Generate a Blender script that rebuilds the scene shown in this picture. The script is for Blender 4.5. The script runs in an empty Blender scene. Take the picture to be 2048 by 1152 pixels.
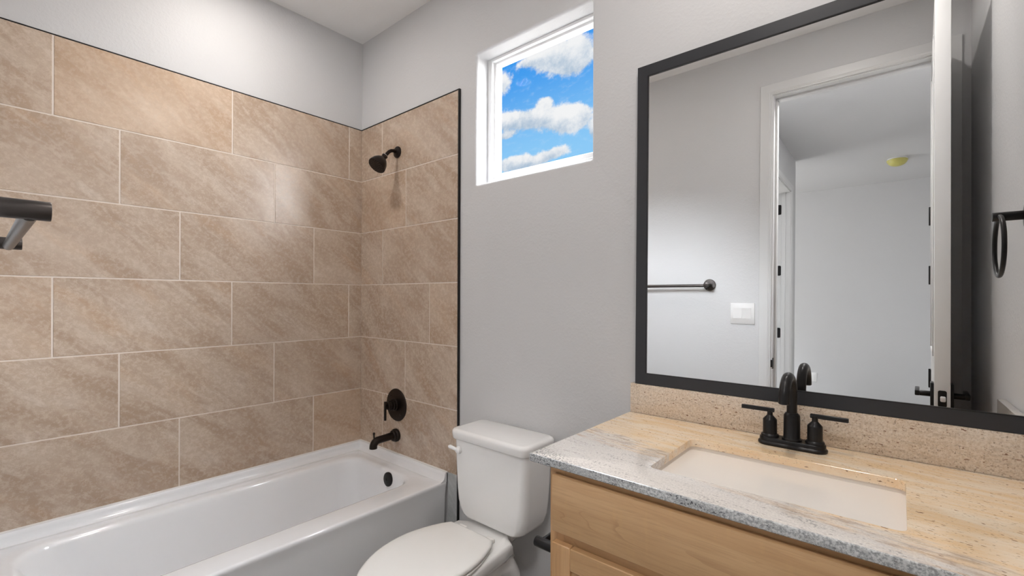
import bpy, bmesh, math, random
from mathutils import Vector, Matrix
random.seed(7)
C = bpy.context.scene.collection
sc = bpy.context.scene
PI = math.pi

def srgb(r, g, b, a=1.0):
    f = lambda c: (c/255/12.92 if c/255 <= .04045 else ((c/255+.055)/1.055)**2.4)
    return (f(r), f(g), f(b), a)

# ------------------------------------------------------------------ camera
CAM = Vector((2.467, -1.506, 1.300)); YAW = math.radians(40.379); ROLL = math.radians(0.2)
cam = bpy.data.cameras.new('camera'); co = bpy.data.objects.new('camera', cam); C.objects.link(co)
fw = Vector((-math.sin(YAW), math.cos(YAW), 0)); rt = Vector((math.cos(YAW), math.sin(YAW), 0)); up = Vector((0, 0, 1))
r2 = rt*math.cos(ROLL) + up*math.sin(ROLL); u2 = up*math.cos(ROLL) - rt*math.sin(ROLL)
m = Matrix((r2, u2, -fw)).transposed().to_4x4(); m.translation = CAM
co.matrix_world = m
cam.sensor_width = 36; cam.sensor_fit = 'HORIZONTAL'; cam.lens = 913.08*36/2048; cam.shift_y = (595.43-576)/2048
cam.clip_start = .01
sc.camera = co

# ------------------------------------------------------------------ colour management
sc.view_settings.view_transform = 'Standard'; sc.view_settings.look = 'None'
sc.view_settings.gamma = 1; sc.view_settings.exposure = 0.16
sc.view_settings.use_curve_mapping = False

# ------------------------------------------------------------------ node helper
class NG:
    def __init__(s, nt): s.nt = nt; s.N = nt.nodes; s.L = nt.links
    def n(s, t, **k):
        x = s.N.new(t)
        for a, b in k.items(): setattr(x, a, b)
        return x
    def put(s, inp, v):
        if hasattr(v, 'node'): s.L.new(v, inp)
        else: inp.default_value = v
    def math(s, op, a, b=0.0, c=0.0, clamp=False):
        x = s.n('ShaderNodeMath', operation=op, use_clamp=clamp); s.put(x.inputs[0], a); s.put(x.inputs[1], b); s.put(x.inputs[2], c); return x.outputs[0]
    def vmath(s, op, a, b=(0, 0, 0)):
        x = s.n('ShaderNodeVectorMath', operation=op); s.put(x.inputs[0], a); s.put(x.inputs[1], b); return x.outputs[0]
    def mix(s, f, a, b, mode='MIX'):
        x = s.n('ShaderNodeMix', data_type='RGBA', blend_type=mode); s.put(x.inputs[0], f); s.put(x.inputs[6], a); s.put(x.inputs[7], b); return x.outputs[2]
    def noise(s, vec, scale, detail=2.0, rough=.5, dist=0.0):
        x = s.n('ShaderNodeTexNoise'); s.put(x.inputs['Vector'], vec); s.put(x.inputs['Scale'], scale)
        s.put(x.inputs['Detail'], detail); s.put(x.inputs['Roughness'], rough); s.put(x.inputs['Distortion'], dist); return x.outputs[0]
    def ss(s, v, lo, hi, a=0.0, b=1.0):
        x = s.n('ShaderNodeMapRange', interpolation_type='SMOOTHSTEP'); s.put(x.inputs[0], v); s.put(x.inputs[1], lo); s.put(x.inputs[2], hi)
        s.put(x.inputs[3], a); s.put(x.inputs[4], b); return x.outputs[0]
    def mapping(s, vec, loc=(0, 0, 0), rot=(0, 0, 0), scale=(1, 1, 1)):
        x = s.n('ShaderNodeMapping'); s.put(x.inputs[0], vec); s.put(x.inputs[1], loc); s.put(x.inputs[2], rot); s.put(x.inputs[3], scale); return x.outputs[0]
    def rotscale(s, vec, deg, scale):      # turn first, then stretch
        return s.mapping(s.mapping(vec, rot=(0, 0, math.radians(deg))), scale=scale)
    def comb(s, x_, y_, z_):
        x = s.n('ShaderNodeCombineXYZ'); s.put(x.inputs[0], x_); s.put(x.inputs[1], y_); s.put(x.inputs[2], z_); return x.outputs[0]
    def sep(s, v):
        x = s.n('ShaderNodeSeparateXYZ'); s.put(x.inputs[0], v); return x.outputs
    def bump(s, h, strength, dist=.01):
        x = s.n('ShaderNodeBump'); s.put(x.inputs['Height'], h); s.put(x.inputs['Strength'], strength); s.put(x.inputs['Distance'], dist); return x.outputs[0]

# ------------------------------------------------------------------ world: blue sky with fair-weather clouds, tan ground
w = bpy.data.worlds.new('sky'); sc.world = w; w.use_nodes = True
g = NG(w.node_tree); g.N.clear()
tc = g.n('ShaderNodeTexCoord'); d = g.sep(tc.outputs['Generated'])
yy = g.math('MAXIMUM', g.math('ABSOLUTE', d[1]), .05)
a_ = g.math('DIVIDE', d[0], yy); b_ = g.math('DIVIDE', d[2], yy)
flat = g.comb(a_, b_, 0)
bil = g.noise(flat, 13.0, 10.0, .68)
wis = g.noise(g.mapping(flat, scale=(1, 2.4, 1)), 26.0, 6.0, .6)
big = g.noise(g.mapping(flat, loc=(3.1, 1.7, 0), scale=(1, 1.8, 1)), 3.2, 3.0, .5)
#  (a, b, half-width, half-height, weight) of the cumulus banks seen in the window
banks = [(-.695, .650, .115, .040, 1.1), (-.640, .610, .065, .040, 1.0), (-.780, .662, .050, .016, .7), (-.915, .625, .055, .034, 1.1),
         (-.875, .512, .085, .030, 1.1), (-.755, .494, .080, .032, 1.1), (-.650, .458, .075, .030, 1.15), (-.735, .532, .024, .016, .8), (-.640, .480, .040, .018, .7), (-.800, .370, .110, .012, .7),
         (-.885, .470, .045, .012, .7), (-.850, .392, .085, .020, 1.0), (-.700, .390, .050, .016, .9), (-.585, .415, .018, .024, .9), (-.780, .380, .060, .010, .6)]
field = None; shade = None
for (ca, cb, ra, rb, wt) in banks:
    da = g.math('DIVIDE', g.math('SUBTRACT', a_, ca), ra); db = g.math('DIVIDE', g.math('SUBTRACT', b_, cb), rb)
    q = g.math('MULTIPLY', g.math('EXPONENT', g.math('MULTIPLY', g.math('ADD', g.math('MULTIPLY', da, da), g.math('MULTIPLY', db, db)), -1.0)), wt)
    field = q if field is None else g.math('ADD', field, q)
    qs = g.math('MULTIPLY', q, g.math('MULTIPLY', db, -.6))
    shade = qs if shade is None else g.math('ADD', shade, qs)
cov = g.math('ADD', g.math('MULTIPLY', field, .85), g.math('MULTIPLY', g.math('SUBTRACT', bil, .5), 1.6))
cov = g.math('ADD', cov, g.math('MULTIPLY', g.ss(big, .58, .75), .12))
mask = g.ss(cov, .30, .64)
grey = g.ss(g.math('ADD', shade, g.math('MULTIPLY', g.math('SUBTRACT', bil, .5), -2.2)), -.36, .62)
cloud = g.mix(grey, srgb(243, 244, 245), srgb(168, 190, 212))
blue = g.mix(g.ss(b_, .36, .68), srgb(142, 203, 247), srgb(62, 154, 238))
blue = g.mix(g.math('MULTIPLY', g.ss(wis, .5, .8), .25), blue, srgb(215, 232, 248))
skyc = g.mix(mask, blue, cloud)
ground = g.ss(d[2], -.03, .01)
skyc = g.mix(ground, (1.9, 1.8, 1.65, 1), skyc)      # bright sunlit ground, below the horizon
bg = g.n('ShaderNodeBackground'); g.put(bg.inputs[0], skyc); bg.inputs[1].default_value = .89
g.L.new(bg.outputs[0], g.n('ShaderNodeOutputWorld').inputs[0])

# ------------------------------------------------------------------ lamps
def lamp(name, kind, loc, energy, color=(1, 1, 1), aim=None, **k):
    l = bpy.data.lights.new(name, kind); l.energy = energy; l.color = color
    for a, b in k.items(): setattr(l, a, b)
    o = bpy.data.objects.new(name, l); C.objects.link(o); o.location = loc
    if aim is not None: o.rotation_euler = Vector(aim).to_track_quat('-Z', 'Y').to_euler()
    return o
# bright hazy daylight falling in through the high window
sc.cycles.max_bounces = 14; sc.cycles.diffuse_bounces = 10; sc.cycles.transparent_max_bounces = 8
lamp('daylight', 'SUN', (1.3, 3, 5), 45.0, (.91, .95, 1.0), aim=(-.08, -.66, -.72), angle=math.radians(72))
CANS = [(.45, -.76), (2.18, -.58)]            # assumed recessed ceiling lights, out of view, see recessed_light below
CAN_W = (5.4, 7.0); CAN_COL = (1.0, .945, .895)
lamp('tile_fill_sun', 'SUN', (3, 2.5, 3), 10.0, (.95, .97, 1.0), aim=(-.76, -.60, -.24), angle=math.radians(42))  # second sun, added to brighten the upper left tiles and window reveal
lamp('far_wall_fill', 'AREA', (-.95, -4.5, 1.5), 34.0, (1.0, .99, .97), aim=(1, -.30, .08), shape='RECTANGLE', size=1.2, size_y=1.3)  # added unseen area light from the left, brightens the far hall wall
lamp('hall_ceiling_fill', 'AREA', (.55, -3.9, .35), 10.0, (1.0, .985, .96), aim=(.35, 0, 1), shape='RECTANGLE', size=1.3, size_y=2.6)  # added unseen area light near the floor, lights the hall ceiling from below
lamp('hall_fill', 'AREA', (2.25, -1.93, 2.80), 22.0, (1, .98, .96), aim=(0, 0, -1), shape='DISK', size=.36)  # added unseen fill, shines into the bathroom through the doorway

# ------------------------------------------------------------------ materials
def mat(name):
    mt = bpy.data.materials.new(name); mt.use_nodes = True
    g = NG(mt.node_tree); p = g.N['Principled BSDF']; return mt, g, p
def simple(name, col, rough=.5, metal=0.0, coat=0.0, spec=.5, nscale=0, namp=.06, bump=0):
    mt, g, p = mat(name)
    p.inputs['Roughness'].default_value = rough; p.inputs['Metallic'].default_value = metal
    p.inputs['Coat Weight'].default_value = coat; p.inputs['Coat Roughness'].default_value = .05
    p.inputs['Specular IOR Level'].default_value = spec
    t = g.n('ShaderNodeTexCoord').outputs['Object']
    ns = g.noise(t, nscale or 35.0, 4.0, .6)
    dk = tuple(c*(1-namp) for c in col[:3]) + (1,)
    g.put(p.inputs['Base Color'], g.mix(ns, dk, col))
    if bump: g.put(p.inputs['Normal'], g.bump(ns, bump, .002))
    return mt

def paint(name, col, bump=.25):
    mt, g, p = mat(name); t = g.n('ShaderNodeTexCoord').outputs['Object']
    p.inputs['Roughness'].default_value = .55; p.inputs['Specular IOR Level'].default_value = .3
    a = g.noise(t, 95.0, 3.0, .55); b = g.noise(t, 34.0, 2.0, .5)
    h = g.math('ADD', g.ss(a, .42, .68), g.math('MULTIPLY', g.ss(b, .40, .72), .8))
    g.put(p.inputs['Normal'], g.bump(h, bump, .0022))
    g.put(p.inputs['Base Color'], g.mix(g.noise(t, 3.0, 2.0), tuple(c*.97 for c in col[:3])+(1,), col))
    return mt
M = {}
M['wall'] = paint('painted_wall', srgb(206, 206, 207), .12)
M['ceiling'] = paint('painted_ceiling', srgb(240, 239, 238), .12)
M['door'] = simple('white_door_paint', srgb(236, 236, 236), .35, namp=.02)
M['trim'] = simple('white_trim_paint', srgb(210, 210, 210), .35, namp=.02)
M['ceramic'] = simple('white_vitreous_china', srgb(243, 243, 242), .12, coat=.6, namp=.01)
M['sink'] = simple('sink_china', srgb(242, 236, 229), .22, coat=.25, namp=.01)
M['acrylic'] = simple('white_tub_enamel', srgb(239, 240, 242), .14, coat=.5, namp=.01)
M['plastic'] = simple('white_plastic', srgb(238, 238, 238), .35, namp=.01)
M['seat'] = simple('white_seat_plastic', srgb(235, 234, 231), .22, namp=.01)
M['vinyl'] = simple('white_window_vinyl', srgb(240, 240, 240), .35, namp=.01)
M['black'] = simple('matte_black_metal', srgb(38, 37, 38), .34, .55, namp=.15, nscale=90)
M['bronze'] = simple('oil_rubbed_bronze', srgb(44, 35, 31), .32, .7, namp=.25, nscale=60)
M['bronze_light'] = simple('satin_gunmetal', srgb(96, 94, 94), .34, .85, namp=.15, nscale=60)
M['towel'] = simple('dark_satin_bronze', srgb(84, 79, 77), .36, .85, namp=.2, nscale=60)
M['frame'] = simple('black_frame_lacquer', srgb(44, 45, 49), .42, .0, namp=.12, nscale=300)
M['nozzle'] = simple('grey_rubber', srgb(92, 86, 82), .5)
M['chrome'] = simple('polished_steel', srgb(200, 200, 200), .15, 1.0, namp=.03)
M['grout'] = simple('pale_grout', srgb(226, 214, 203), .8, namp=.06, nscale=180)
M['caulk'] = simple('white_caulk', srgb(225, 222, 218), .5, namp=.02)
M['detector_cover'] = simple('yellow_dust_cover', srgb(210, 203, 116), .35, namp=.18, nscale=40)
M['dark'] = simple('dark_gap', srgb(20, 19, 18), .8)

def tile_mat(name, base, light, dark, warm, rough):
    mt, g, p = mat(name); t = g.n('ShaderNodeTexCoord').outputs['Object']
    at = g.n('ShaderNodeAttribute'); at.attribute_name = 'tile'
    off = g.math('MULTIPLY', at.outputs['Fac'], 13.7)
    x, y, z = g.sep(t)
    u = g.math('ADD', x, y)       # runs left to right along either wall
    v = g.comb(g.math('ADD', u, off), z, off)
    dg = g.rotscale(v, 40, (.8, 2.8, 1))
    cl = g.noise(dg, 3.2, 6.0, .62, .6); st = g.noise(dg, 8.0, 8.0, .66, .5)
    fine = g.noise(v, 60.0, 6.0, .75); grit = g.noise(v, 260.0, 2.0, .6)
    c = g.mix(g.ss(cl, .36, .66), dark, base)
    c = g.mix(g.math('MULTIPLY', g.ss(st, .49, .72), .62), c, light)
    c = g.mix(g.math('MULTIPLY', g.ss(g.noise(dg, 3.4, 5.0, .6, .3), .5, .78), .30), c, warm)
    c = g.mix(g.math('MULTIPLY', g.ss(fine, .50, .66), .26), c, light)
    c = g.mix(g.math('MULTIPLY', g.ss(fine, .46, .34), .26), c, dark)
    c = g.mix(g.ss(at.outputs['Fac'], .45, .95, 0.0, .42), c, warm)      # tiles vary from greyer to tanner, the top row biased tanner
    vein = g.math('ABSOLUTE', g.math('SUBTRACT', g.noise(dg, 11.0, 5.0, .65, .5), .5))
    c = g.mix(g.math('MULTIPLY', g.ss(vein, .020, .002), .30), c, dark)
    c = g.mix(g.math('MULTIPLY', g.ss(grit, .58, .75), .25), c, light)
    g.put(p.inputs['Base Color'], c)
    g.put(p.inputs['Roughness'], g.ss(fine, .3, .7, rough-.05, rough+.08))
    g.put(p.inputs['Normal'], g.bump(g.math('ADD', cl, g.math('MULTIPLY', fine, .5)), .10, .004))
    return mt
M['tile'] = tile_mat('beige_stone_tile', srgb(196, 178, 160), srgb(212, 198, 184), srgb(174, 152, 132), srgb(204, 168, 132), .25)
M['tile_grey'] = tile_mat('grey_stone_tile', srgb(196, 198, 198), srgb(216, 218, 218), srgb(170, 172, 172), srgb(190, 190, 188), .4)
M['floor'] = tile_mat('grey_floor_tile', srgb(150, 147, 142), srgb(176, 173, 168), srgb(120, 117, 113), srgb(146, 141, 134), .4)
M['carpet'] = simple('beige_carpet', srgb(150, 142, 132), .95, namp=.3, nscale=300, bump=.4)

def granite():
    mt, g, p = mat('gold_and_grey_granite'); t = g.n('ShaderNodeTexCoord').outputs['Object']
    x, y, z = g.sep(t)
    st = g.rotscale(t, 6, (1.0, 5.0, 4.0))
    s1 = g.noise(st, 6.0, 6.0, .65, .4); s2 = g.noise(st, 22.0, 6.0, .7)
    fine = g.noise(t, 300.0, 3.0, .65); mid = g.noise(t, 170.0, 4.0, .65)
    gold = g.mix(g.ss(s1, .30, .72), srgb(238, 204, 160), srgb(244, 229, 206))
    gold = g.mix(g.math('MULTIPLY', g.ss(fine, .5, .7), .30), gold, srgb(240, 226, 206))
    gold = g.mix(g.math('MULTIPLY', g.ss(s2, .56, .74), .28), gold, srgb(196, 158, 116))
    gry = g.mix(g.ss(fine, .30, .70), srgb(204, 198, 193), srgb(224, 218, 211))
    gry = g.mix(g.math('MULTIPLY', g.ss(s2, .54, .74), .35), gry, srgb(172, 166, 162))
    # a grey band of the slab runs along the front, widest at the left corner; upright faces are cut across it
    edge = g.math('ADD', g.math('MULTIPLY', g.math('ADD', y, .30), -4.2), g.math('MULTIPLY', g.math('SUBTRACT', x, 1.95), -1.25))
    edge = g.math('ADD', edge, g.math('MULTIPLY', g.math('SUBTRACT', s1, .5), 1.3))
    band = g.ss(edge, .05, .62)
    band = g.math('MAXIMUM', band, g.ss(x, 2.690, 2.694)); back = g.math('MULTIPLY', g.ss(y, -.045, -.025), g.ss(x, 2.692, 2.688))
    c = g.mix(band, gold, gry)
    bs = g.mix(g.ss(mid, .38, .62), srgb(200, 184, 166), srgb(222, 212, 200))
    bs = g.mix(g.math('MULTIPLY', g.ss(fine, .52, .7), .5), bs, srgb(214, 203, 188))
    bs = g.mix(g.math('MULTIPLY', g.ss(s2, .50, .66), .5), bs, srgb(160, 144, 128))
    bs = g.mix(g.math('MULTIPLY', g.ss(g.noise(t, 240.0, 2.0, .6), .56, .66), .55), bs, srgb(138, 120, 104))
    c = g.mix(g.math('MULTIPLY', back, .9), c, bs)
    fr = g.ss(y, -.588, -.5925)
    fg = g.mix(g.ss(mid, .40, .60), srgb(136, 140, 143), srgb(196, 199, 200))
    fg = g.mix(g.math('MULTIPLY', g.ss(fine, .54, .64), .6), fg, srgb(218, 220, 220))
    c = g.mix(g.math('MULTIPLY', fr, .9), c, fg)
    # garnet and black flecks, in clusters
    flv = g.rotscale(t, 6, (.42, 1, 1)); clus = g.noise(st, 5.0, 3.0, .6)
    f1 = g.noise(flv, 210.0, 1.5, .5); f2 = g.noise(flv, 380.0, 1.0, .5)
    thr = g.math('SUBTRACT', .775, g.math('MULTIPLY', clus, .17))
    dot = g.math('MAXIMUM', g.ss(g.math('SUBTRACT', f1, thr), 0.0, .035), g.math('MULTIPLY', g.ss(g.math('SUBTRACT', f2, thr), .0, .04), .7))
    fl = g.mix(band, srgb(112, 66, 38), srgb(48, 48, 54))
    c = g.mix(g.math('MULTIPLY', dot, g.math('SUBTRACT', .8, g.math('MULTIPLY', band, .4))), c, fl)
    seam = g.math('MULTIPLY', g.math('MULTIPLY', band, g.math('SUBTRACT', 1.0, band)), g.ss(s2, .44, .62)); seam = g.math('MULTIPLY', seam, g.math('SUBTRACT', 1.0, fr))
    c = g.mix(g.math('MULTIPLY', seam, 1.9), c, srgb(150, 118, 96))
    blot = g.math('MULTIPLY', g.ss(g.noise(st, 14.0, 3.0, .6), .53, .64), g.ss(mid, .51, .57))
    blot = g.math('MULTIPLY', blot, g.math('MAXIMUM', g.math('MULTIPLY', fr, .95), g.math('MULTIPLY', band, .4)))
    corner = g.math('MULTIPLY', g.ss(g.math('SUBTRACT', g.math('MULTIPLY', y, -1.0), g.math('MULTIPLY', g.math('SUBTRACT', x, 1.75), .45)), .485, .56), g.ss(mid, .50, .56))
    c = g.mix(g.math('MAXIMUM', blot, g.math('MULTIPLY', corner, .75)), c, srgb(62, 64, 70))
    sp = g.math('MULTIPLY', g.ss(g.noise(t, 130.0, 2.0, .5), .635, .69), g.math('ADD', .12, g.math('MULTIPLY', back, .4)))
    c = g.mix(sp, c, srgb(96, 70, 52))
    g.put(p.inputs['Base Color'], c); p.inputs['Roughness'].default_value = .13
    p.inputs['Coat Weight'].default_value = .35; p.inputs['Coat Roughness'].default_value = .04
    return mt
M['granite'] = granite()

def wood(name, axis, c0=(204, 168, 126), c1=(184, 146, 104)):
    mt, g, p = mat(name); t = g.n('ShaderNodeTexCoord').outputs['Object']
    x, y, z = g.sep(t)
    v = g.comb(x, z, y) if axis == 'x' else g.comb(z, x, y)
    st = g.mapping(v, scale=(1.0, 7.0, 7.0))
    warp = g.noise(g.mapping(v, scale=(.7, 4.0, 4.0)), 2.2, 3.0, .5, .5)
    rings = g.math('FRACT', g.math('MULTIPLY', warp, 16.0))
    line = g.math('MULTIPLY', g.ss(rings, .82, .98), g.ss(g.noise(st, 3.0, 3.0), .42, .62))
    gr = g.noise(g.mapping(v, scale=(1.0, 26.0, 26.0)), 10.0, 5.0, .6)
    c = g.mix(g.ss(g.noise(st, 1.6, 4.0, .6, .6), .3, .7), srgb(*c1), srgb(*c0))
    c = g.mix(g.math('MULTIPLY', g.ss(gr, .45, .75), .35), c, srgb(*[q*.86 for q in c1]))
    c = g.mix(g.math('MULTIPLY', line, .26), c, srgb(128, 88, 50))
    fl = g.noise(g.mapping(v, scale=(8, 2, 2)), 7.0, 2.0)
    c = g.mix(g.math('MULTIPLY', g.ss(fl, .55, .75), .16), c, srgb(214, 172, 118))
    g.put(p.inputs['Base Color'], c); p.inputs['Roughness'].default_value = .34
    g.put(p.inputs['Normal'], g.bump(gr, .05, .001))
    return mt
M['wood_h'] = wood('honey_maple_long_grain', 'x'); M['wood_v'] = wood('honey_maple_upright_grain', 'z', (206, 166, 122), (186, 144, 100))
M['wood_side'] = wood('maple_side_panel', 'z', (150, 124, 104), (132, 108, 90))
mt, g, p = mat('mirror_silver'); p.inputs['Metallic'].default_value = 1; p.inputs['Roughness'].default_value = 0.0
g.put(p.inputs['Base Color'], g.mix(g.noise(g.n('ShaderNodeTexCoord').outputs['Object'], 2.0), srgb(243, 244, 244), srgb(245, 246, 246))); M['mirror'] = mt
mt, g, p = mat('window_glass'); g.N.remove(p)
tr = g.n('ShaderNodeBsdfTransparent'); gl = g.n('ShaderNodeBsdfGlossy'); gl.inputs['Roughness'].default_value = .01
fz = g.n('ShaderNodeFresnel'); fz.inputs[0].default_value = 1.12; mx = g.n('ShaderNodeMixShader')
g.put(mx.inputs[0], g.math('MULTIPLY', fz.outputs[0], .06)); g.L.new(tr.outputs[0], mx.inputs[1]); g.L.new(gl.outputs[0], mx.inputs[2])
g.L.new(mx.outputs[0], g.N['Material Output'].inputs[0]); M['glass'] = mt
mt, g, p = mat('lamp_lens'); p.inputs['Emission Color'].default_value = (1, .95, .88, 1); p.inputs['Emission Strength'].default_value = 6.0
g.put(p.inputs['Base Color'], g.mix(g.noise(g.n('ShaderNodeTexCoord').outputs['Object'], 40.0), (.8, .8, .78, 1), (.9, .9, .88, 1))); M['lens'] = mt

# ------------------------------------------------------------------ mesh helpers
def B(): return bmesh.new()
def box(bm, x0, x1, y0, y1, z0, z1, bev=0.0, seg=2, id=None):
    r = bmesh.ops.create_cube(bm, size=1.0)
    vs = r['verts']
    for v in vs:
        v.co = Vector(((x0+x1)/2 + v.co.x*(x1-x0), (y0+y1)/2 + v.co.y*(y1-y0), (z0+z1)/2 + v.co.z*(z1-z0)))
    fs = list({f for v in vs for f in v.link_faces})
    if bev > 0:
        es = list({e for v in vs for e in v.link_edges})
        rr = bmesh.ops.bevel(bm, geom=es, offset=bev, segments=seg, profile=.5, affect='EDGES', clamp_overlap=True)
        fs = list(set(rr['faces']) | {f for v in rr['verts'] for f in v.link_faces})
    if id is not None:
        lay = bm.faces.layers.float.get('tile') or bm.faces.layers.float.new('tile')
        for f in fs:
            if f.is_valid: f[lay] = id
    return fs
def frame_of(dv):
    dv = dv.normalized(); a = Vector((0, 0, 1)) if abs(dv.z) < .9 else Vector((1, 0, 0))
    s = dv.cross(a).normalized(); return s, dv.cross(s).normalized() if False else s.cross(dv).normalized()
def loft(bm, loops, cap0=True, cap1=True, closed=True):
    vl = [[bm.verts.new(p) for p in L] for L in loops]
    n = len(vl[0])
    for a, b in zip(vl, vl[1:]):
        for i in range(n if closed else n-1):
            j = (i+1) % n
            try: bm.faces.new((a[i], a[j], b[j], b[i]))
            except ValueError: pass
    if cap0: bm.faces.new(list(reversed(vl[0])))
    if cap1: bm.faces.new(vl[-1])
    return vl
def circ(c, s, t, r, n): return [c + s*(r*math.cos(2*PI*i/n)) + t*(r*math.sin(2*PI*i/n)) for i in range(n)]
def lathe(bm, origin, axis, prof, n=40):
    """prof: list of (radius, distance along axis)"""
    o = Vector(origin); ax = Vector(axis).normalized(); s, t = frame_of(ax)
    loft(bm, [circ(o+ax*h, s, t, max(r, 1e-5), n) for r, h in prof])
def cyl(bm, p0, p1, r, n=32, bev=0.0):
    p0 = Vector(p0); p1 = Vector(p1); L = (p1-p0).length
    pr = [(r, 0), (r, L)] if bev <= 0 else [(r-bev, 0), (r-.3*bev, .3*bev), (r, bev), (r, L-bev), (r-.3*bev, L-.3*bev), (r-bev, L)]
    lathe(bm, p0, p1-p0, pr, n)
def tube(bm, pts, r, n=24):
    pts = [Vector(p) for p in pts]; loops = []
    t0 = (pts[1]-pts[0]).normalized(); s, t = frame_of(t0)
    for i, p in enumerate(pts):
        tg = (pts[min(i+1, len(pts)-1)] - pts[max(i-1, 0)]).normalized()
        s = (s - tg*s.dot(tg)).normalized(); t = s.cross(tg).normalized()
        rr = r[i] if isinstance(r, (list, tuple)) else r
        loops.append(circ(p, s, t, rr, n))
    loft(bm, loops)
def rrect(x0, x1, y0, y1, r, z, n=6):
    """rounded rectangle, counter-clockwise; r is one radius or four (x1y1, x0y1, x0y0, x1y0)"""
    rs = r if isinstance(r, (list, tuple)) else (r,)*4
    out = []
    for (cx, cy, a0, rr) in ((x1-rs[0], y1-rs[0], 0, rs[0]), (x0+rs[1], y1-rs[1], 90, rs[1]), (x0+rs[2], y0+rs[2], 180, rs[2]), (x1-rs[3], y0+rs[3], 270, rs[3])):
        for k in range(n+1):
            a = math.radians(a0 + 90*k/n); out.append(Vector((cx+rr*math.cos(a), cy+rr*math.sin(a), z)))
    return out
def prism(bm, pts, dv):
    a = [Vector(p) for p in pts]; dv = Vector(dv); loft(bm, [a, [p+dv for p in a]])
def origin_of(p):
    o = Vector((0, 0, 0))
    while p is not None: o += p.location; p = p.parent
    return o
def obj(name, bm, mt, parent=None, local=False, angle=38):
    bmesh.ops.recalc_face_normals(bm, faces=bm.faces[:])
    ca = math.radians(angle)
    for f in bm.faces: f.smooth = True
    for e in bm.edges:
        e.smooth = not (len(e.link_faces) == 2 and e.calc_face_angle(0) > ca)
    if parent is not None and not local:
        bmesh.ops.translate(bm, verts=bm.verts[:], vec=-origin_of(parent))
    me = bpy.data.meshes.new(name); bm.to_mesh(me); bm.free()
    me.materials.append(M[mt] if isinstance(mt, str) else mt)
    o = bpy.data.objects.new(name, me); C.objects.link(o)
    if parent is not None: o.parent = parent
    return o
def thing(name, label, cat, loc, group=None):
    o = bpy.data.objects.new(name, None); C.objects.link(o); o.location = loc; o.empty_display_size = .05
    o['label'] = label; o['category'] = cat
    if group: o['group'] = group
    return o
def tag(o, label, cat, group=None):
    o['label'] = label; o['category'] = cat
    if group: o['group'] = group
    return o
def struct(name, bm, mt, parent=None):
    o = obj(name, bm, mt, parent)
    if parent is None: o['kind'] = 'structure'
    return o
def sroot(name, loc):
    o = bpy.data.objects.new(name, None); C.objects.link(o); o.location = loc; o.empty_display_size = .05; o['kind'] = 'structure'; return o

# ================================================================== THE SETTING
XC = 2.717; YD = -1.52; ZC = 2.82; HX = 1.637; FY = -5.55; RX = 2.90
WX0, WX1, WZ0, WZ1 = .967, 1.578, 1.826, 2.428
def wall_with_bullnose():
    bm = B(); n = 6
    def ring(x0, x1, z0, z1, y, r):
        return [Vector((p.x, y, p.y)) for p in rrect(x0, x1, z0, z1, r, 0, n)]
    R = .014
    outer = ring(-.12, XC+.12, 0, ZC, 0, .0001)
    loops = [ring(-.12, XC+.12, 0, ZC, .15, .0001), outer]
    for k in range(7):
        a = math.radians(90*k/6); o = R*(1-math.sin(a)); dy = R*(1-math.cos(a))
        loops.append(ring(WX0-o, WX1+o, WZ0-o, WZ1+o, dy, .006+o))
    loops.append(ring(WX0, WX1, WZ0, WZ1, .15, .006))
    loops.append(loops[0])
    vl = loft(bm, loops[:-1], False, False)
    a, b = vl[-1], vl[0]
    for i in range(len(a)):
        j = (i+1) % len(a); bm.faces.new((a[i], a[j], b[j], b[i]))
    return bm
wall_back = struct('wall_back', wall_with_bullnose(), 'wall')
bm = B(); box(bm, -.12, 0, YD-.12, 0, 0, ZC); wall_left = struct('wall_left', bm, 'wall')
bm = B(); box(bm, XC, XC+.12, YD-.12, 0, 0, ZC); wall_right = struct('wall_right', bm, 'wall')
OX0, OX1, OZ = 1.905, 2.600, 2.512         # bathroom door opening
bm = B(); box(bm, 0, OX0-.018, YD-.12, YD, 0, ZC); box(bm, OX1+.018, XC, YD-.12, YD, 0, ZC); box(bm, OX0-.018, OX1+.018, YD-.12, YD, OZ+.018, ZC)
struct('wall_front', bm, 'wall')
bm = B(); box(bm, 0, XC, YD, 0, -.05, 0, id=.3); struct('floor', bm, 'floor')
bm = B(); box(bm, -.12, XC+.12, YD-.12, .15, ZC, ZC+.1); struct('ceiling', bm, 'ceiling')
# hall and the rooms off it, seen in the mirror through the open door
DY0, DY1, DZ = -3.76, -3.00, 2.46          # doorway in the hall's left wall
bm = B(); box(bm, HX-.115, HX, DY1, YD-.12, 0, ZC); box(bm, HX-.115, HX, -4.02, DY0, 0, ZC); box(bm, HX-.115, HX, DY0, DY1, DZ, ZC)
struct('wall_hall_left', bm, 'wall')
bm = B(); box(bm, -1.2, RX+.1, FY-.1, FY, 0, ZC); struct('wall_hall_far', bm, 'wall')
bm = B(); box(bm, RX, RX+.1, FY, YD-.12, 0, ZC); struct('wall_hall_right', bm, 'wall')
bm = B(); box(bm, -1.3, -1.2, FY, YD-.12, 0, ZC); struct('wall_bedroom_left', bm, 'wall')
bm = B(); box(bm, -1.2, RX, FY, YD-.12, -.05, 0); struct('floor_hall', bm, 'carpet')
bm = B(); box(bm, -1.3, RX+.1, FY-.1, YD-.12, ZC, ZC+.1); struct('ceiling_hall', bm, 'wall')

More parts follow.
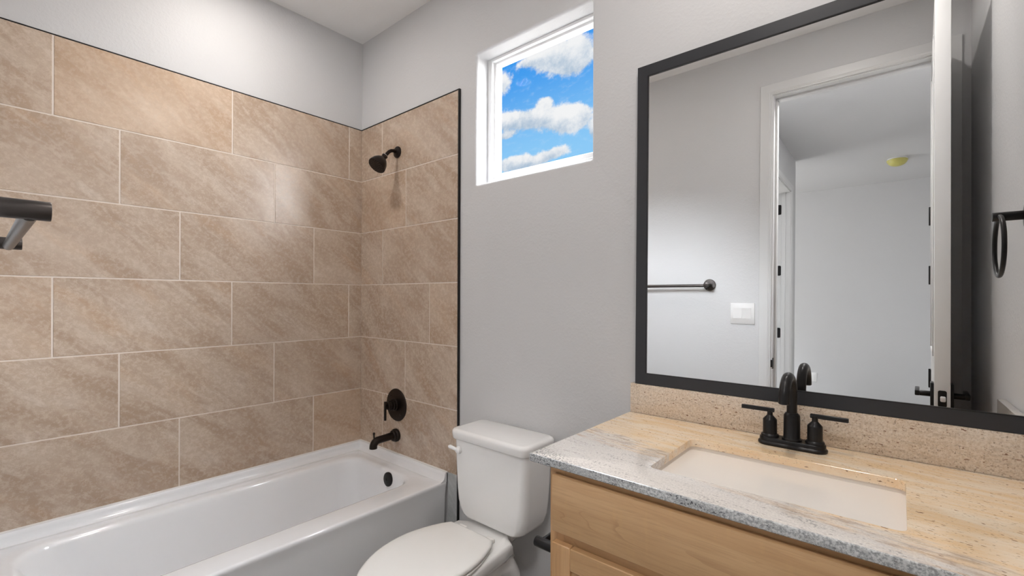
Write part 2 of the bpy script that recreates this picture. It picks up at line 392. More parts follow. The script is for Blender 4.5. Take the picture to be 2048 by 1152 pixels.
# ---- tile surround: tiles proud of a grout bed, black edge profile
Z0 = 2.297; RZ = .308; GW = .0055; TT = .009
def tiles(bm, rows, spans_of, place, z_top, z_bot_last):
    k = 0
    for r in range(rows):
        zt = z_top - r*RZ; zb = zt - RZ
        if r == rows-1: zb = z_bot_last
        for (a, b) in spans_of(r):
            if b-a < .012: continue
            k += 1
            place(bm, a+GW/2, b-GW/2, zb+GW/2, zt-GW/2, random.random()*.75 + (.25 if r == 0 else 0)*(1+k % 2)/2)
TW = .613; JA = [.090, .507, .299]; JB = [.222, .443, .228, .642, .440, .231]
def spansA(r):
    j = JA[r % 3]; c = [0.0]
    x = j - TW*math.ceil(j/TW)
    while x < 1.52:
        if 0 < x < 1.52: c.append(x)
        x += TW
    c.append(1.519); return list(zip(c, c[1:]))
XE = .853
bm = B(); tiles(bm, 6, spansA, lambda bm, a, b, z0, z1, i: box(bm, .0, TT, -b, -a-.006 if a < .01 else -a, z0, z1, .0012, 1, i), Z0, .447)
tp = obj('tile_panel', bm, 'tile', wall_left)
bm = B(); box(bm, 0, TT-.0015, -1.519, -.0, .447, Z0-.002); obj('grout', bm, 'grout', tp)
bm = B(); box(bm, 0, TT+.0012, -1.519, -.008, Z0-.001, Z0+.002); obj('edge_profile', bm, 'black', tp)
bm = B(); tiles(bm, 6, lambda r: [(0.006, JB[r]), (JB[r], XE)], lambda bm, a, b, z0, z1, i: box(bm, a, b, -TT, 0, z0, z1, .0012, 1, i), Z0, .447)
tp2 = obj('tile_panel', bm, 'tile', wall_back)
bm = B(); box(bm, 0, XE, -TT+.0015, 0, .447, Z0-.002); obj('grout', bm, 'grout', tp2)
bm = B(); box(bm, .008, XE+.008, -TT-.002, 0, Z0-.001, Z0+.002); box(bm, XE, XE+.0068, -TT-.002, 0, 0, Z0+.002); obj('edge_profile', bm, 'black', tp2)
bm = B(); box(bm, .7865, XE-.001, -TT, 0, .0, .4455, .001, 1, .77); obj('grey_tile_strip', bm, 'tile_grey', wall_back)
bm = B(); prism(bm, [(.008, -1.51, .446), (.0124, -1.51, .446), (.009, -1.51, .4515)], (0, 1.50, 0)); obj('caulk_bead', bm, 'caulk', tp)
bm = B(); prism(bm, [(.009, -.008, .446), (.009, -.0124, .446), (.009, -.009, .4515)], (.776, 0, 0)); obj('caulk_bead', bm, 'caulk', tp2)
# baseboards
bm = B(); box(bm, XE+.01, 1.79, -.014, 0, 0, .09, .003); struct('baseboard_back', bm, 'trim')
bm = B(); box(bm, .80, 1.83, YD, YD+.014, 0, .09, .003); struct('baseboard_front', bm, 'trim')
bm = B(); box(bm, -1.2, RX, FY, FY+.014, 0, .09, .003); struct('baseboard_hall', bm, 'trim')

# ---- window
win = sroot('window_1', (1.27, .10, WZ0))
def rect_frame(bm, x0, x1, z0, z1, wl, wr, wb, wt, y0, y1, bev=.002):
    box(bm, x0, x0+wl, y0, y1, z0, z1, bev, 1); box(bm, x1-wr, x1, y0, y1, z0, z1, bev, 1)
    box(bm, x0+wl, x1-wr, y0, y1, z0, z0+wb, bev, 1); box(bm, x0+wl, x1-wr, y0, y1, z1-wt, z1, bev, 1)
bm = B(); rect_frame(bm, WX0, WX1, WZ0, WZ1, .026, .026, .032, .014, .074, .148); obj('window_frame', bm, 'vinyl', win)
bm = B(); rect_frame(bm, WX0+.024, WX1-.024, WZ0+.030, WZ1-.013, .014, .014, .028, .012, .092, .128); obj('sash', bm, 'vinyl', win)
bm = B(); box(bm, WX0+.032, WX1-.032, .108, .112, WZ0+.045, WZ1-.020); obj('glass_pane', bm, 'glass', win)

# ---- bathroom door frame (jamb, stop, casings) and the open door
fr = sroot('trim_1', (OX0, YD, 0))
bm = B(); box(bm, OX0-.018, OX0, YD-.12, YD, 0, OZ+.018); box(bm, OX1, OX1+.018, YD-.12, YD, 0, OZ+.018); box(bm, OX0, OX1, YD-.12, YD, OZ, OZ+.018); obj('jamb', bm, 'trim', fr)
bm = B(); box(bm, OX0, OX0+.011, YD-.085, YD-.048, 0, OZ, .002); box(bm, OX1-.011, OX1, YD-.085, YD-.048, 0, OZ, .002); box(bm, OX0+.011, OX1-.011, YD-.085, YD-.048, OZ-.011, OZ, .002); obj('door_stop', bm, 'trim', fr)
CPROF = [(.0, 0), (.0, .0075), (.0025, .010), (.007, .0105), (.009, .013), (.013, .0135), (.016, .0155), (.060, .017), (.062, .0155), (.062, 0)]
def casing(bm, place, x0, x1, z1, wide=(.062, .062)):
    """mitred three-sided casing; place(u, t, z) maps opening coordinates into the room"""
    loops = []
    for (sx, top) in ((0, 0), (0, 1), (1, 1), (1, 0)):
        L = []
        for o, t in CPROF:
            o2 = .006+o*wide[sx]/.062
            L.append(Vector(place((x0-o2) if sx == 0 else (x1+o2), t, (z1+.006+o) if top else 0.0)))
        loops.append(L)
    loft(bm, loops)
bm = B(); casing(bm, lambda u, t, z: (u, YD+t, z), OX0, OX1, OZ, (.062, .080)); obj('casing', bm, 'trim', fr, angle=25)
bm = B(); box(bm, OX0-.001, OX0+.0025, YD-.036, YD-.004, .930, .992, .001); cyl(bm, (OX0-.004, YD+.002, .940), (OX0-.004, YD+.002, .982), .0055, 16, .002); obj('strike_plate', bm, 'black', fr)
door = sroot('door_1', (2.588, YD+.004, 0)); DW = .684; DT = .044
door.rotation_euler = (0, 0, math.radians(1.45))
# local frame: x to the hall side (-x world) of the open leaf, +y towards the latch edge
H = 2.495
bm = B(); box(bm, -.008, DT-.008, .004, DW, .012, H, .002)
obj('door_leaf', bm, 'door', door, True)
for sx, x in ((-1, -.008), (1, DT-.008)):
    bm = B()
    for (za, zb) in ((.24, .92), (1.10, 2.36)):
        x0, x1 = sorted((x, x+sx*.004))
        for ring_w in ((.0, .018),):
            box(bm, x0, x1, .115, DW-.115, za, za+.018, .002, 1); box(bm, x0, x1, .115, DW-.115, zb-.018, zb, .002, 1)
            box(bm, x0, x1, .115, .133, za, zb, .002, 1); box(bm, x0, x1, DW-.133, DW-.115, za, zb, .002, 1)
    obj('panel_moulding', bm, 'door', door, True)
bm = B(); pts = rrect(.002, DT-.018, -.030, .030, .006, 0, 4)
loft(bm, [[Vector((p.x, DW-.001, .955+p.y)) for p in pts], [Vector((p.x, DW+.0022, .955+p.y)) for p in pts]]); lp = obj('latch_plate', bm, 'black', door, True)
bm = B(); box(bm, .008, .0235, DW+.002, DW+.012, .945, .965, .004, 2); obj('latch_bolt', bm, 'plastic', lp, True)
for sx, x in ((-1, -.008), (1, DT-.008)):
    bm = B(); zc = .962; yc = DW-.060
    box(bm, *sorted((x, x+sx*.010)), yc-.033, yc+.033, zc-.045, zc+.045, .003)
    hd = obj('door_handle', bm, 'black', door, True)
    bm = B(); cyl(bm, (x+sx*.008, yc, zc), (x+sx*.052, yc, zc), .0105, 24, .002)
    box(bm, *sorted((x+sx*.040, x+sx*.054)), yc-.115, yc+.012, zc-.010, zc+.010, .003)
    obj('lever', bm, 'black', hd, True)
for z in (.30, .955, 1.45, 1.735):
    bm = B(); cyl(bm, (-.011, -.004, z-.045), (-.011, -.004, z+.045), .0065, 16, .002); box(bm, -.0105, -.0075, -.003, .030, z-.044, z+.044)
    obj('hinge', bm, 'black', door, True)
# ---- doorway in the hall wall
f2 = sroot('trim_2', (HX, -3.4, 0))
bm = B(); box(bm, HX-.115, HX, DY0, DY0+.018, 0, DZ); box(bm, HX-.115, HX, DY1-.018, DY1, 0, DZ); box(bm, HX-.115, HX, DY0+.018, DY1-.018, DZ-.018, DZ); obj('jamb', bm, 'trim', f2)
bm = B(); box(bm, HX-.075, HX-.040, DY0+.018, DY0+.029, 0, DZ-.018, .002); box(bm, HX-.075, HX-.040, DY1-.029, DY1-.018, 0, DZ-.018, .002); obj('door_stop', bm, 'trim', f2)
bm = B(); casing(bm, lambda u, t, z: (HX+t, u, z), DY0+.018, DY1-.018, DZ-.018); obj('casing', bm, 'trim', f2, angle=25)
for z in (.35, 1.045, 1.665, 2.275):
    bm = B(); pts = rrect(HX-.112, HX-.078, z-.05, z+.05, .012, 0, 4)
    loft(bm, [[Vector((p.x, DY0+.017, p.y)) for p in pts], [Vector((p.x, DY0+.021, p.y)) for p in pts]]); cyl(bm, (HX-.116, DY0+.022, z-.05), (HX-.116, DY0+.022, z+.05), .007, 16, .002)
    obj('hinge', bm, 'black', f2)

# ================================================================== BATHTUB
tub = thing('bathtub', 'white alcove bathtub in front of the beige tiled walls', 'bathtub', (.40, -.76, 0))
bm = B(); zd = .405
O_ = lambda x1, z, e=0.0: rrect(.0128+e, x1, -1.510+e, -.0128-e, .006, z)
L = [O_(.766, 0.0), O_(.776, .33), O_(.780, .375), O_(.7835, .388), O_(.7840, .3955), O_(.7820, .4015), O_(.7775, .4045, .001), O_(.770, zd, .0015)]
def basin(dx, dy0, dy1, z, r): return rrect(.118+dx, .648-dx, -1.415+dy1, -.118-dy0, (r, r, r*1.25, r*1.25), z)
L += [basin(-.022, -.020, -.022, zd, .105), basin(-.010, -.009, -.011, zd-.003, .10), basin(-.002, -.002, -.003, zd-.010, .095), basin(.003, .003, .006, zd-.022, .09),
      basin(.012, .010, .03, zd-.07, .09), basin(.028, .025, .09, .22, .09), basin(.040, .036, .16, .14, .09), basin(.055, .050, .20, .105, .085), basin(.085, .085, .25, .088, .07), basin(.20, .45, .55, .084, .05)]
loft(bm, L, True, True)
body = obj('tub_shell', bm, 'acrylic', tub, angle=50)
prof = [(0, .400), (0, .446), (.006, .4465), (.010, .443), (.0115, .432), (.014, .420), (.021, .411), (.034, .4052), (.034, .400)]
bm = B()
prism(bm, [(.0125+a, -1.512, z) for a, z in prof], (0, 1.4995, 0))
prism(bm, [(.0125, -.0125-a, z) for a, z in prof], (.7695, 0, 0))
prism(bm, [(.0125, -1.514+a, z) for a, z in prof], (.7695, 0, 0))
obj('tiling_flange', bm, 'acrylic', tub, angle=50)
oc = Vector((.460, -.1200, .362)); on = Vector((0, -1, .10)).normalized()
bm = B(); lathe(bm, oc, on, [(.034, 0), (.036, .004), (.035, .010), (.031, .0125), (.008, .0135), (.007, .0115), (.0, .0115)]); obj('overflow_cover', bm, 'black', tub)
bm = B(); lathe(bm, (.40, -.30, .0865), (0, 0, 1), [(.036, 0), (.036, .003), (.030, .005), (.0, .009)]); obj('drain', bm, 'black', tub)

# ================================================================== SHOWER FITTINGS on the back wall
SX = .369; TY = -TT
sh = thing('overhead_shower', 'dark bronze shower head on a bent arm high on the tile', 'shower head', (SX, TY, 2.093))
bm = B(); lathe(bm, (SX, TY, 2.094), (0, -1, 0), [(.031, 0), (.032, .004), (.030, .008), (.018, .013), (.011, .016)]); obj('wall_flange', bm, 'bronze', sh)
arm = [(SX, TY-.008, 2.094), (SX, -.035, 2.096), (SX, -.052, 2.092), (SX, -.066, 2.082), (SX, -.080, 2.066), (SX, -.090, 2.055)]
bm = B(); tube(bm, arm, .0095); obj('shower_arm', bm, 'bronze', sh)
hp = Vector((SX, -.088, 2.057)); hd = Vector((0, -.62, -.78)).normalized()
bm = B(); lathe(bm, hp, hd, [(.0, -.004), (.013, -.002), (.0155, .006), (.014, .016), (.016, .022), (.030, .036), (.041, .054), (.047, .074), (.048, .084), (.045, .088), (.0, .088)]); head = obj('spray_head', bm, 'bronze', sh)
bm = B(); lathe(bm, hp, hd, [(.0125, .0005), (.0165, .0015), (.0165, .005), (.0125, .006)], 32); obj('collar_ring', bm, 'chrome', head)
bm = B(); s, t = frame_of(hd)
for rr, k in ((.0, 1), (.011, 6), (.021, 12), (.031, 18), (.040, 22)):
    for i in range(k):
        a = 2*PI*i/k + rr*40; c = hp + hd*.0875 + s*(rr*math.cos(a)) + t*(rr*math.sin(a))
        lathe(bm, c, hd, [(.0017, 0), (.0015, .002), (.0, .0024)], 8)
obj('spray_nozzles', bm, 'nozzle', head)

va = thing('shower_valve', 'round bronze shower valve with a straight down lever', 'valve', (SX, TY, .712))
bm = B(); lathe(bm, (SX, TY, .712), (0, -1, 0), [(.088, 0), (.0885, .003), (.086, .006), (.070, .0085), (.040, .0105), (.0, .0105)], 64); obj('escutcheon', bm, 'bronze', va)
bm = B(); lathe(bm, (SX, TY, .716), (0, -1, 0), [(.034, .009), (.034, .020), (.031, .023), (.031, .034), (.026, .036), (.026, .048), (.022, .050), (.022, .060), (.018, .064), (.0, .065)], 40); hub = obj('valve_hub', bm, 'bronze', va)
bm = B(); cyl(bm, (SX, TY-.062, .720), (SX, -.082, .722), .0065, 16); cyl(bm, (SX, -.083, .742), (SX, -.083, .640), .0068, 20, .0015); obj('lever_handle', bm, 'bronze', va)
for sx, sz in ((.045, -.045), (-.045, .045)):
    bm = B(); lathe(bm, (SX+sx, TY-.008, .712+sz), (0, -1, 0), [(.005, 0), (.005, .003), (.003, .004), (0, .004)], 16); obj('screw', bm, 'bronze', va)

sp = thing('tub_spout', 'dark bronze tub spout with a diverter knob above the tub rim', 'tub spout', (SX, TY, .546))
bm = B(); lathe(bm, (SX, TY, .547), (0, -1, 0), [(.034, 0), (.035, .003), (.035, .014), (.033, .017), (.029, .019), (.029, .027), (.024, .031)], 40); obj('wall_flange', bm, 'bronze', sp)
pts = [(SX, -.035, .547), (SX, -.125, .5435)] + [(SX, -.125-.030*math.sin(a), .5135+.030*math.cos(a)) for a in [math.radians(x) for x in (15, 30, 45, 60, 75, 90)]] + [(SX, -.155, .506)]
pts = [(x, y, z+.002) for x, y, z in pts]
bm = B(); tube(bm, pts, [.0195]*2+[.0195, .0198, .020, .020, .020, .020, .020], 32); obj('spout_body', bm, 'bronze', sp)
bm = B(); cyl(bm, (SX, -.150, .556), (SX, -.152, .588), .0042, 16); lathe(bm, (SX, -.1515, .578), (0, 0, 1), [(.0045, 0), (.006, .003), (.006, .010), (.004, .013), (0, .0135)], 20); obj('diverter_knob', bm, 'bronze', sp)

# ================================================================== TOILET
TX = 1.228; BX = 1.211
to = thing('toilet', 'white two piece toilet with closed lid between the tub and the vanity', 'toilet', (TX, -.36, 0))
def outl(wy, z, n=18, rear_r=.0):
    """outline from (half-width, y) pairs, rear to front, mirrored about TX"""
    # resample by arc length, catmull-rom for smoothness
    P = [Vector((w_, y_)) for w_, y_ in wy]; S = []
    for i in range(len(P)-1):
        p0 = P[max(i-1, 0)]; p1 = P[i]; p2 = P[i+1]; p3 = P[min(i+2, len(P)-1)]
        for k in range(8):
            q = k/8; S.append(.5*((2*p1)+(p2-p0)*q+(2*p0-5*p1+4*p2-p3)*q*q+(3*p1-p0-3*p2+p3)*q**3))
    S.append(P[-1]); ln = [0]
    for a, b in zip(S, S[1:]): ln.append(ln[-1]+(b-a).length)
    out = []
    for k in range(n+1):
        tgt = ln[-1]*k/n; i = max(j for j in range(len(ln)) if ln[j] <= tgt+1e-9); i = min(i, len(S)-2)
        f = (tgt-ln[i])/max(ln[i+1]-ln[i], 1e-9); out.append(S[i].lerp(S[i+1], min(f, 1)))
    R_ = [Vector((BX+p.x, p.y, z)) for p in out]; L_ = [Vector((BX-p.x, p.y, z)) for p in reversed(out[:-1])]
    return R_ + L_
def scale_out(wy, dw, dy0, dy1):
    y0 = wy[0][1]; y1 = wy[-1][1]
    return [(max(w_-dw*(1 if w_ > .001 else 0), 0), y_ + dy0*(y1-y_)/(y1-y0) + dy1*(y_-y0)/(y1-y0)) for w_, y_ in wy]
bowl = [(.0, -.055), (.060, -.055), (.080, -.065), (.086, -.12), (.104, -.165), (.146, -.188), (.151, -.225), (.153, -.27), (.160, -.34), (.172, -.43), (.170, -.52), (.148, -.62), (.105, -.695), (.055, -.728), (.0, -.738)]
neck = [(.0, -.10), (.07, -.10), (.092, -.115), (.095, -.18), (.100, -.26), (.118, -.34), (.140, -.43), (.142, -.50), (.120, -.58), (.088, -.635), (.045, -.662), (.0, -.67)]
mid_ = [(.0, -.12), (.07, -.12), (.090, -.13), (.092, -.20), (.090, -.28), (.095, -.36), (.104, -.43), (.104, -.48), (.094, -.53), (.070, -.57), (.035, -.59), (.0, -.595)]
foot = [(.0, -.10), (.09, -.10), (.112, -.115), (.112, -.20), (.112, -.28), (.114, -.36), (.116, -.43), (.112, -.49), (.100, -.54), (.075, -.58), (.040, -.60), (.0, -.605)]
bm = B()
loft(bm, [outl(foot, 0), outl(foot, .03), outl(scale_out(foot, .006, -.005, .006), .045), outl(mid_, .12), outl(mid_, .19), outl(neck, .265), outl(scale_out(bowl, .012, -.03, .02), .315),
          outl(bowl, .335), outl(bowl, .362), outl(scale_out(bowl, .003, -.003, .003), .370), outl(scale_out(bowl, .010, -.010, .010), .3745)])
obj('bowl', bm, 'ceramic', to, angle=60)
bm = B()
for s_ in (-1, 1):
    tube(bm, [(BX+s_*.080, -.34, .20), (BX+s_*.085, -.29, .255), (BX+s_*.086, -.235, .285), (BX+s_*.086, -.18, .270), (BX+s_*.083, -.145, .215), (BX+s_*.080, -.13, .14), (BX+s_*.08, -.13, .06)], [.035, .042, .046, .048, .048, .046, .042], 24)
obj('trapway', bm, 'ceramic', to)
lidw = [(.0, -.262), (.09, -.262), (.113, -.266), (.126, -.282), (.142, -.318), (.157, -.36), (.169, -.41), (.1745, -.47), (.163, -.557), (.137, -.626), (.097, -.689), (.055, -.724), (.0, -.738)]
bm = B(); loft(bm, [outl(scale_out(lidw, .004, -.01, .002), .374), outl(scale_out(lidw, .001, -.01, .000), .377), outl(scale_out(lidw, -.001, -.008, -.002), .384), outl(scale_out(lidw, .003, -.01, .003), .388)]); obj('seat_ring', bm, 'seat', to, angle=60)
bm = B(); loft(bm, [outl(scale_out(lidw, .003, -.004, .003), .390), outl(lidw, .3925), outl(lidw, .3985), outl(scale_out(lidw, .003, -.003, .003), .4035), outl(scale_out(lidw, .010, -.010, .010), .4062), outl(scale_out(lidw, .05, -.05, .05), .4075)]); obj('lid', bm, 'seat', to, angle=60)
for s_ in (-1, 1):
    bm = B(); box(bm, BX+s_*.075-.020, BX+s_*.075+.020, -.262, -.232, .3745, .390, .005, 3); cyl(bm, (BX+s_*.075-.024, -.258, .390), (BX+s_*.075+.024, -.258, .390), .0075, 16, .002); obj('seat_hinge', bm, 'seat', to)
def rr_t(hw, y0, y1, r, z): return rrect(TX-hw-.004, TX+hw+.004, y0, y1, r, z, 8)
bm = B()
loft(bm, [rr_t(.095, -.155, -.060, .03, .3755), rr_t(.100, -.160, -.055, .03, .386), rr_t(.128, -.180, -.040, .035, .388), rr_t(.146, -.188, -.033, .035, .394), rr_t(.160, -.192, -.028, .035, .406), rr_t(.170, -.195, -.025, .035, .425), rr_t(.179, -.197, -.022, .035, .455),
          rr_t(.184, -.198, -.020, .035, .50), rr_t(.188, -.199, -.018, .034, .58), rr_t(.191, -.200, -.018, .033, .66), rr_t(.192, -.201, -.018, .032, .712)])
obj('tank', bm, 'ceramic', to, angle=60)
bm = B()
loft(bm, [rr_t(.194, -.203, -.016, .030, .709), rr_t(.199, -.209, -.013, .034, .7105), rr_t(.2015, -.212, -.012, .036, .715), rr_t(.204, -.215, -.010, .038, .737), rr_t(.2025, -.2135, -.011, .037, .745), rr_t(.197, -.208, -.014, .034, .7505), rr_t(.188, -.199, -.020, .028, .7525)])
obj('tank_lid', bm, 'ceramic', to, angle=60)
bm = B(); lathe(bm, (TX-.156, -.199, .667), (0, -1, 0), [(.015, 0), (.016, .003), (.015, .008), (.0125, .014), (.006, .0175), (0, .018)], 28)
tube(bm, [(TX-.156, -.209, .668), (TX-.169, -.212, .671), (TX-.184, -.214, .674), (TX-.197, -.216, .676), (TX-.204, -.2165, .6765)], [.0065, .007, .0075, .008, .004], 16); obj('flush_lever', bm, 'plastic', to)
for s_ in (-1, 1):
    bm = B(); lathe(bm, (BX+s_*.095, -.36, .03), (0, 0, 1), [(.015, 0), (.015, .008), (.010, .016), (0, .018)], 20); obj('bolt_cap', bm, 'plastic', to)

# ================================================================== VANITY
VX0, VX1, VF = 1.800, 2.715, -.570
CT = .906; CB = .886
va_ = thing('vanity_cabinet', 'honey maple vanity cabinet with a slab drawer front under the granite top', 'cabinet', (2.25, -.30, 0))
def part(name, m_, par, *a):
    bm = B(); box(bm, *a); return obj(name, bm, m_, par)
part('side_panel', 'wood_side', va_, VX0, VX0+.016, VF+.018, -.012, 0, CB, .001, 1); part('side_panel', 'wood_side', va_, VX1-.016, VX1, VF+.018, -.012, 0, CB, .001, 1)
part('bottom_shelf', 'wood_h', va_, VX0+.016, VX1-.016, VF+.018, -.012, .10, .118); part('toe_kick', 'wood_h', va_, VX0+.016, VX1-.016, VF+.07, VF+.088, 0, .10); part('back_panel', 'wood_h', va_, VX0+.016, VX1-.016, -.03, -.012, .118, .70)
for x0 in (VX0, VX1-.042): part('face_frame_stile', 'wood_v', va_, x0, x0+.042, VF, VF+.018, .10, CB, .001, 1)
for z0, z1 in ((CB-.045, CB), (.690, .740), (.10, .15)): part('face_frame_rail', 'wood_h', va_, VX0+.042, VX1-.042, VF, VF+.018, z0, z1, .0005, 1)
part('drawer_front', 'wood_h', va_, 1.818, VX1-.018, VF-.020, VF-.0005, .731, .868, .0025, 2)
def shaker(x0, x1, z0, z1):
    dr = part('door', 'wood_v', va_, x0+.045, x1-.045, VF-.013, VF-.003, z0+.045, z1-.045)
    for a in (x0, x1-.052): part('stile', 'wood_v', dr, a, a+.052, VF-.020, VF-.0005, z0, z1, .002, 1)
    for a in (z0, z1-.054): part('rail', 'wood_h', dr, x0+.0525, x1-.0525, VF-.020, VF-.0005, a, a+.054, .002, 1)
shaker(1.818, 2.255, .13, .704); shaker(2.260, VX1-.018, .13, .704)

# countertop with the sink cut-out
ctp = B()
CX0, CX1, CF = 1.750, XC-.001, -.594
SX0, SX1, SY0, SY1 = 2.021, 2.477, -.487, -.200
n = 8
ou = lambda z, e: rrect(CX0+e, CX1, CF+e, -.001, .003, z, n)
inn = lambda z, e: rrect(SX0-e, SX1+e, SY0-e, SY1+e, .018, z, n)
vl = loft(ctp, [inn(CB, 0), inn(CT-.0008, 0), inn(CT, .0008), ou(CT, .003), ou(CT-.0012, .001), ou(CT-.004, 0), ou(CB+.002, 0), ou(CB, .002)], False, False)
a, b = vl[-1], vl[0]
for i in range(len(a)):
    j = (i+1) % len(a); ctp.faces.new((a[i], a[j], b[j], b[i]))
tag(obj('countertop', ctp, 'granite', angle=30), 'polished gold and grey granite countertop with a rectangular sink cutout', 'countertop')
bm = B(); box(bm, CX0+.003, CX1, -.030, -.001, CT+.0003, CT+.100, .0015, 2); tag(obj('backsplash', bm, 'granite', angle=30), 'speckled granite backsplash strip below the black framed mirror', 'backsplash')
bm = B(); box(bm, XC-.0215, XC-.001, CF, -.0305, CT+.0003, CT+.100, .0015, 2); tag(obj('side_splash', bm, 'granite', angle=30), 'granite side splash against the right wall, its grey end seen in the mirror', 'side splash')

sk = thing('sink', 'white rectangular undermount sink set in the granite top', 'sink', (2.25, -.345, .75))
bm = B()
def sb(dx, dy, z, r): return rrect(SX0-.006+dx, SX1+.006-dx, SY0-.006+dy, SY1+.006-dy, r, z, 8)
loft(bm, [sb(-.02, -.02, CB-.010, .02), sb(-.02, -.02, CB-.0005, .02), sb(0, 0, CB-.0005, .014), sb(.0005, .0005, CB-.004, .014), sb(.014, .003, .864, .016), sb(.092, .016, .797, .022), sb(.118, .026, .772, .030), sb(.135, .045, .762, .04), sb(.18, .11, .757, .03),
          sb(.17, .11, .745, .03), sb(.09, .03, .752, .04), sb(.05, .008, .785, .03), sb(.0, -.006, .86, .025)], True, True)
obj('basin', bm, 'sink', sk, angle=60)
bm = B(); lathe(bm, (2.249, -.343, .7575), (0, 0, 1), [(.024, 0), (.024, .002), (.019, .003), (.017, .001), (0, .001)], 32); obj('sink_drain', bm, 'black', sk)

# ================================================================== FAUCET
FX, FYc = 2.2485, -.100
fa = thing('faucet', 'matte black two handle gooseneck faucet behind the sink', 'faucet', (FX, FYc, CT))
def stad(hl, hw, z, n=14):
    out = []
    for k in range(n+1): a = -PI/2+PI*k/n; out.append(Vector((FX+hl-hw+hw*math.cos(a), FYc+hw*math.sin(a), z)))
    for k in range(n+1): a = PI/2+PI*k/n; out.append(Vector((FX-hl+hw+hw*math.cos(a), FYc+hw*math.sin(a), z)))
    return out
bm = B(); z = CT+.0003
loft(bm, [stad(.079, .027, z), stad(.080, .028, z+.002), stad(.080, .028, z+.006), stad(.078, .026, z+.0085), stad(.076, .0245, z+.010), stad(.076, .0245, z+.017), stad(.0745, .023, z+.0195)]); obj('base_plate', bm, 'black', fa)
for s_ in (-1, 1):
    hx = FX+s_*.0515; zb = CT+.0195
    bm = B(); lathe(bm, (hx, FYc, zb), (0, 0, 1), [(.0215, 0), (.0215, .005), (.0200, .007), (.0172, .009), (.0170, .045), (.0165, .047), (.0085, .056), (.0068, .058), (.0066, .071), (0, .071)], 40); h_ = obj('handle_body', bm, 'black', fa)
    bm = B(); xs = sorted((hx-s_*.0105, hx+s_*.0705)); box(bm, xs[0], xs[1], FYc-.0052, FYc+.0052, zb+.066, zb+.0765, .0016, 2); obj('lever', bm, 'black', h_)
bm = B(); lathe(bm, (FX, FYc, CT+.019), (0, 0, 1), [(.0235, 0), (.0235, .004), (.0205, .0065), (.0195, .008), (.0190, .064), (.0183, .067), (.0138, .0725), (0, .0725)], 40); obj('spout_base', bm, 'black', fa)
R_ = .054; zc_ = 1.0445; pts = [(FX, FYc, .985), (FX, FYc, 1.02)] + [(FX, FYc-R_+R_*math.cos(math.radians(q)), zc_+R_*math.sin(math.radians(q))) for q in range(0, 181, 12)] + [(FX, FYc-2*R_, 1.040)]
bm = B(); tube(bm, pts, [.0122]*2 + [.0125]*(len(pts)-2), 32); spt = obj('gooseneck_spout', bm, 'black', fa)
bm = B(); lathe(bm, (FX, FYc-2*R_, 1.0398), (0, 0, -1), [(.0105, 0), (.0105, .0015), (.009, .002), (0, .002)], 24); obj('aerator', bm, 'nozzle', spt)

# ================================================================== MIRROR (leans back a little against the wall)
tilt = .0115
MX0, MX1, MZ0, MZ1, FWD = 1.771, 2.7155, 1.0070, 2.098, .037
mi = thing('mirror', 'large wall mirror in a black frame above the granite backsplash', 'mirror', (2.2, -.030, MZ0))
mi.rotation_euler = (-tilt, 0, 0)
bm = B(); w2 = (MX1-MX0)/2; hh = MZ1-MZ0; xo = (MX0+MX1)/2-2.2
def miter(o_, i_, y0, y1):
    def q(p, y): return Vector((p[0], y, p[1]))
    for k in range(4):
        A, Bq = o_[k], o_[(k+1) % 4]; a2, b2 = i_[k], i_[(k+1) % 4]
        loft(bm, [[q(A, y0), q(Bq, y0), q(b2, y0), q(a2, y0)], [q(A, y1), q(Bq, y1), q(b2, y1), q(a2, y1)]])
O_ = [(xo-w2, 0), (xo+w2, 0), (xo+w2, hh), (xo-w2, hh)]; e = FWD
I_ = [(xo-w2+e, e), (xo+w2-e, e), (xo+w2-e, hh-e), (xo-w2+e, hh-e)]
miter(O_, I_, .016, 0)
es = [ed for ed in bm.edges if all(abs(v.co.y) < 1e-6 for v in ed.verts)]
obj('mirror_frame', bm, 'frame', mi, True)
bm = B(); box(bm, xo-w2+e-.004, xo+w2-e+.004, .0035, .008, e-.004, hh-e+.004); obj('mirror_glass', bm, 'mirror', mi, True)
bm = B(); rect_frame(bm, xo-w2+e-.0005, xo+w2-e+.0005, e-.0005, hh-e+.0005, .0022, .0022, .0022, .0022, -.0006, .0034, 0); obj('inner_bead', bm, 'black', mi, True)

# ================================================================== WALL ACCESSORIES
tb = thing('towel_bar', 'long dark metal towel bar beside the doorway, near end close to the viewer', 'towel bar', (1.25, YD, 1.42))
for px_ in (1.558, .945):
    bm = B(); lathe(bm, (px_, YD, 1.418), (0, 1, 0), [(.036, 0), (.0365, .003), (.0365, .008), (.034, .0105), (.013, .0112)], 40)
    cyl(bm, (px_, YD+.008, 1.418), (px_, YD+.083, 1.418), .0135, 32, .0012); obj('wall_post', bm, 'towel', tb)
bm = B(); cyl(bm, (.945, YD+.062, 1.412), (1.558, YD+.062, 1.412), .0095, 28); obj('rail', bm, 'towel', tb)

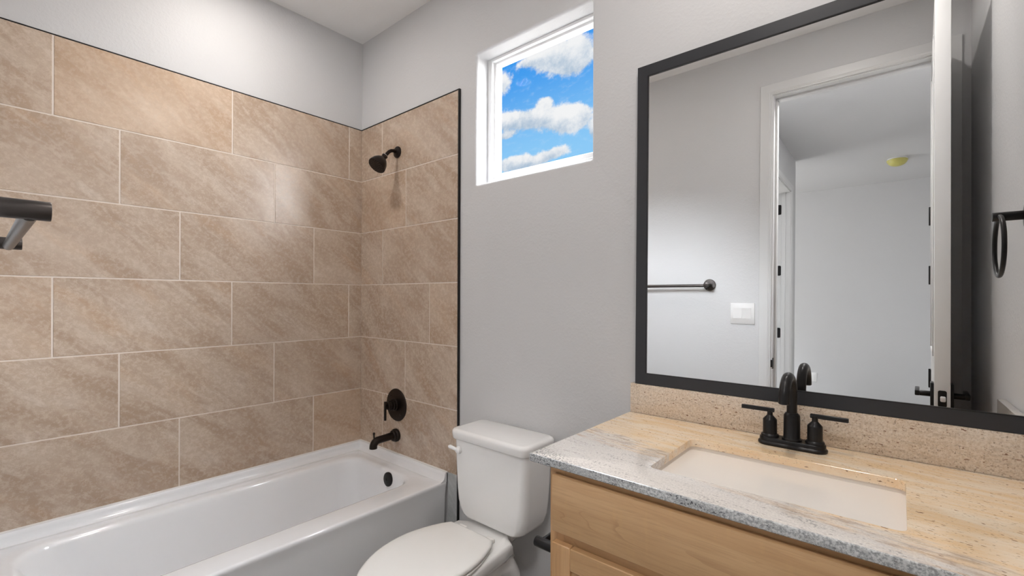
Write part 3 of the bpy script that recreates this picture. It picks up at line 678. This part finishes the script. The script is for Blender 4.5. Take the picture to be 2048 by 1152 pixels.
tr_ = thing('towel_ring', 'dark metal towel ring hanging on the right wall, seen in the mirror', 'towel ring', (XC, -.238, 1.515))
bm = B(); lathe(bm, (XC, -.238, 1.517), (-1, 0, 0), [(.033, 0), (.034, .003), (.034, .010), (.032, .012), (.012, .013)], 40); cyl(bm, (XC-.010, -.238, 1.517), (XC-.070, -.238, 1.517), .0115, 28, .001); obj('wall_post', bm, 'black', tr_)
bm = B(); rc = Vector((XC-.057, -.238, 1.441)); cp = [rc+Vector((0, .076*math.cos(a), .076*math.sin(a))) for a in [2*PI*k/64 for k in range(64)]]
loops = []
for k, p_ in enumerate(cp):
    rd = (p_-rc).normalized(); loops.append(circ(p_, rd, Vector((1, 0, 0)), .0052, 16))
loft(bm, loops+[loops[0]], False, False); bmesh.ops.remove_doubles(bm, verts=bm.verts[:], dist=1e-5); obj('ring', bm, 'black', tr_)

tpz = .648; tpy = -.528
th = thing('toilet_paper_holder', 'black toilet paper holder on the side of the vanity beside the toilet', 'toilet paper holder', (VX0, tpy, tpz))
bm = B(); lathe(bm, (VX0, tpy, tpz), (-1, 0, 0), [(.030, 0), (.031, .003), (.030, .008), (.013, .0085)], 36); cyl(bm, (VX0-.006, tpy, tpz), (VX0-.076, tpy, tpz), .0135, 32, .0012); obj('wall_post', bm, 'black', th)
bm = B(); cyl(bm, (VX0-.058, tpy, tpz+.002), (VX0-.058, tpy+.165, tpz+.002), .0085, 24, .001); obj('roll_arm', bm, 'black', th)

sw = thing('light_switch', 'white double rocker light switch plate beside the bathroom doorway', 'light switch', (1.7475, YD, 1.245))
bm = B(); box(bm, 1.681, 1.814, YD, YD+.0065, 1.182, 1.307, .0025, 2); obj('wall_plate', bm, 'plastic', sw)
for x0, x1, t0, t1 in ((1.698, 1.7455, .0095, .0078), (1.7475, 1.795, .0072, .0105)):
    bm = B(); y = YD+.006
    prism(bm, [(x0, y, 1.2155), (x0, YD+t0, 1.2155), (x0, (2*YD+t0+t1)/2-.0008, 1.2465), (x0, YD+t1, 1.2775), (x0, y, 1.2775)], (x1-x0, 0, 0)); obj('rocker', bm, 'plastic', sw)

ou_ = thing('outlet', 'small white wall outlet low on the far hall wall seen in the mirror', 'outlet', (1.62, FY, .42))
bm = B(); box(bm, 1.585, 1.655, FY, FY+.006, .362, .478, .002, 2); obj('wall_plate', bm, 'plastic', ou_)
bm = B(); box(bm, 1.603, 1.637, FY+.005, FY+.008, .386, .454, .002, 2); obj('receptacle', bm, 'plastic', ou_)

sd = thing('smoke_detector', 'smoke detector in a yellow dust cover on the hall ceiling', 'smoke detector', (2.44, -4.53, ZC))
bm = B(); lathe(bm, (2.44, -4.53, ZC), (0, 0, -1), [(.080, 0), (.080, .012), (.074, .016)], 40); obj('base_ring', bm, 'plastic', sd)
bm = B(); lathe(bm, (2.44, -4.53, ZC-.012), (0, 0, -1), [(.083, 0), (.085, .004), (.083, .012), (.072, .034), (.055, .050), (.030, .060), (.0, .063)], 40); obj('dust_cover', bm, 'detector_cover', sd)

# assumed recessed ceiling lights, out of view: trim ring and lens, each with its own lamp just under the lens
for (x, y), wv, lb in zip(CANS, CAN_W, ('assumed recessed ceiling light above the bathtub', 'assumed recessed ceiling light above the floor in front of the vanity')):
    ca_ = thing('recessed_light', lb, 'ceiling light', (x, y, ZC), 'recessed bathroom ceiling lights')
    bm = B(); lathe(bm, (x, y, ZC), (0, 0, -1), [(.060, .0005), (.088, 0), (.090, .004), (.085, .008), (.064, .010), (.060, .004)], 48); obj('trim_ring', bm, 'plastic', ca_)
    bm = B(); lathe(bm, (x, y, ZC), (0, 0, -1), [(.061, .0005), (.061, .004), (.0, .005)], 48); obj('lens', bm, 'lens', ca_)
    lamp('recessed_lamp', 'AREA', (x, y, ZC-.012), wv, CAN_COL, aim=(0, 0, -1), shape='DISK', size=.12)
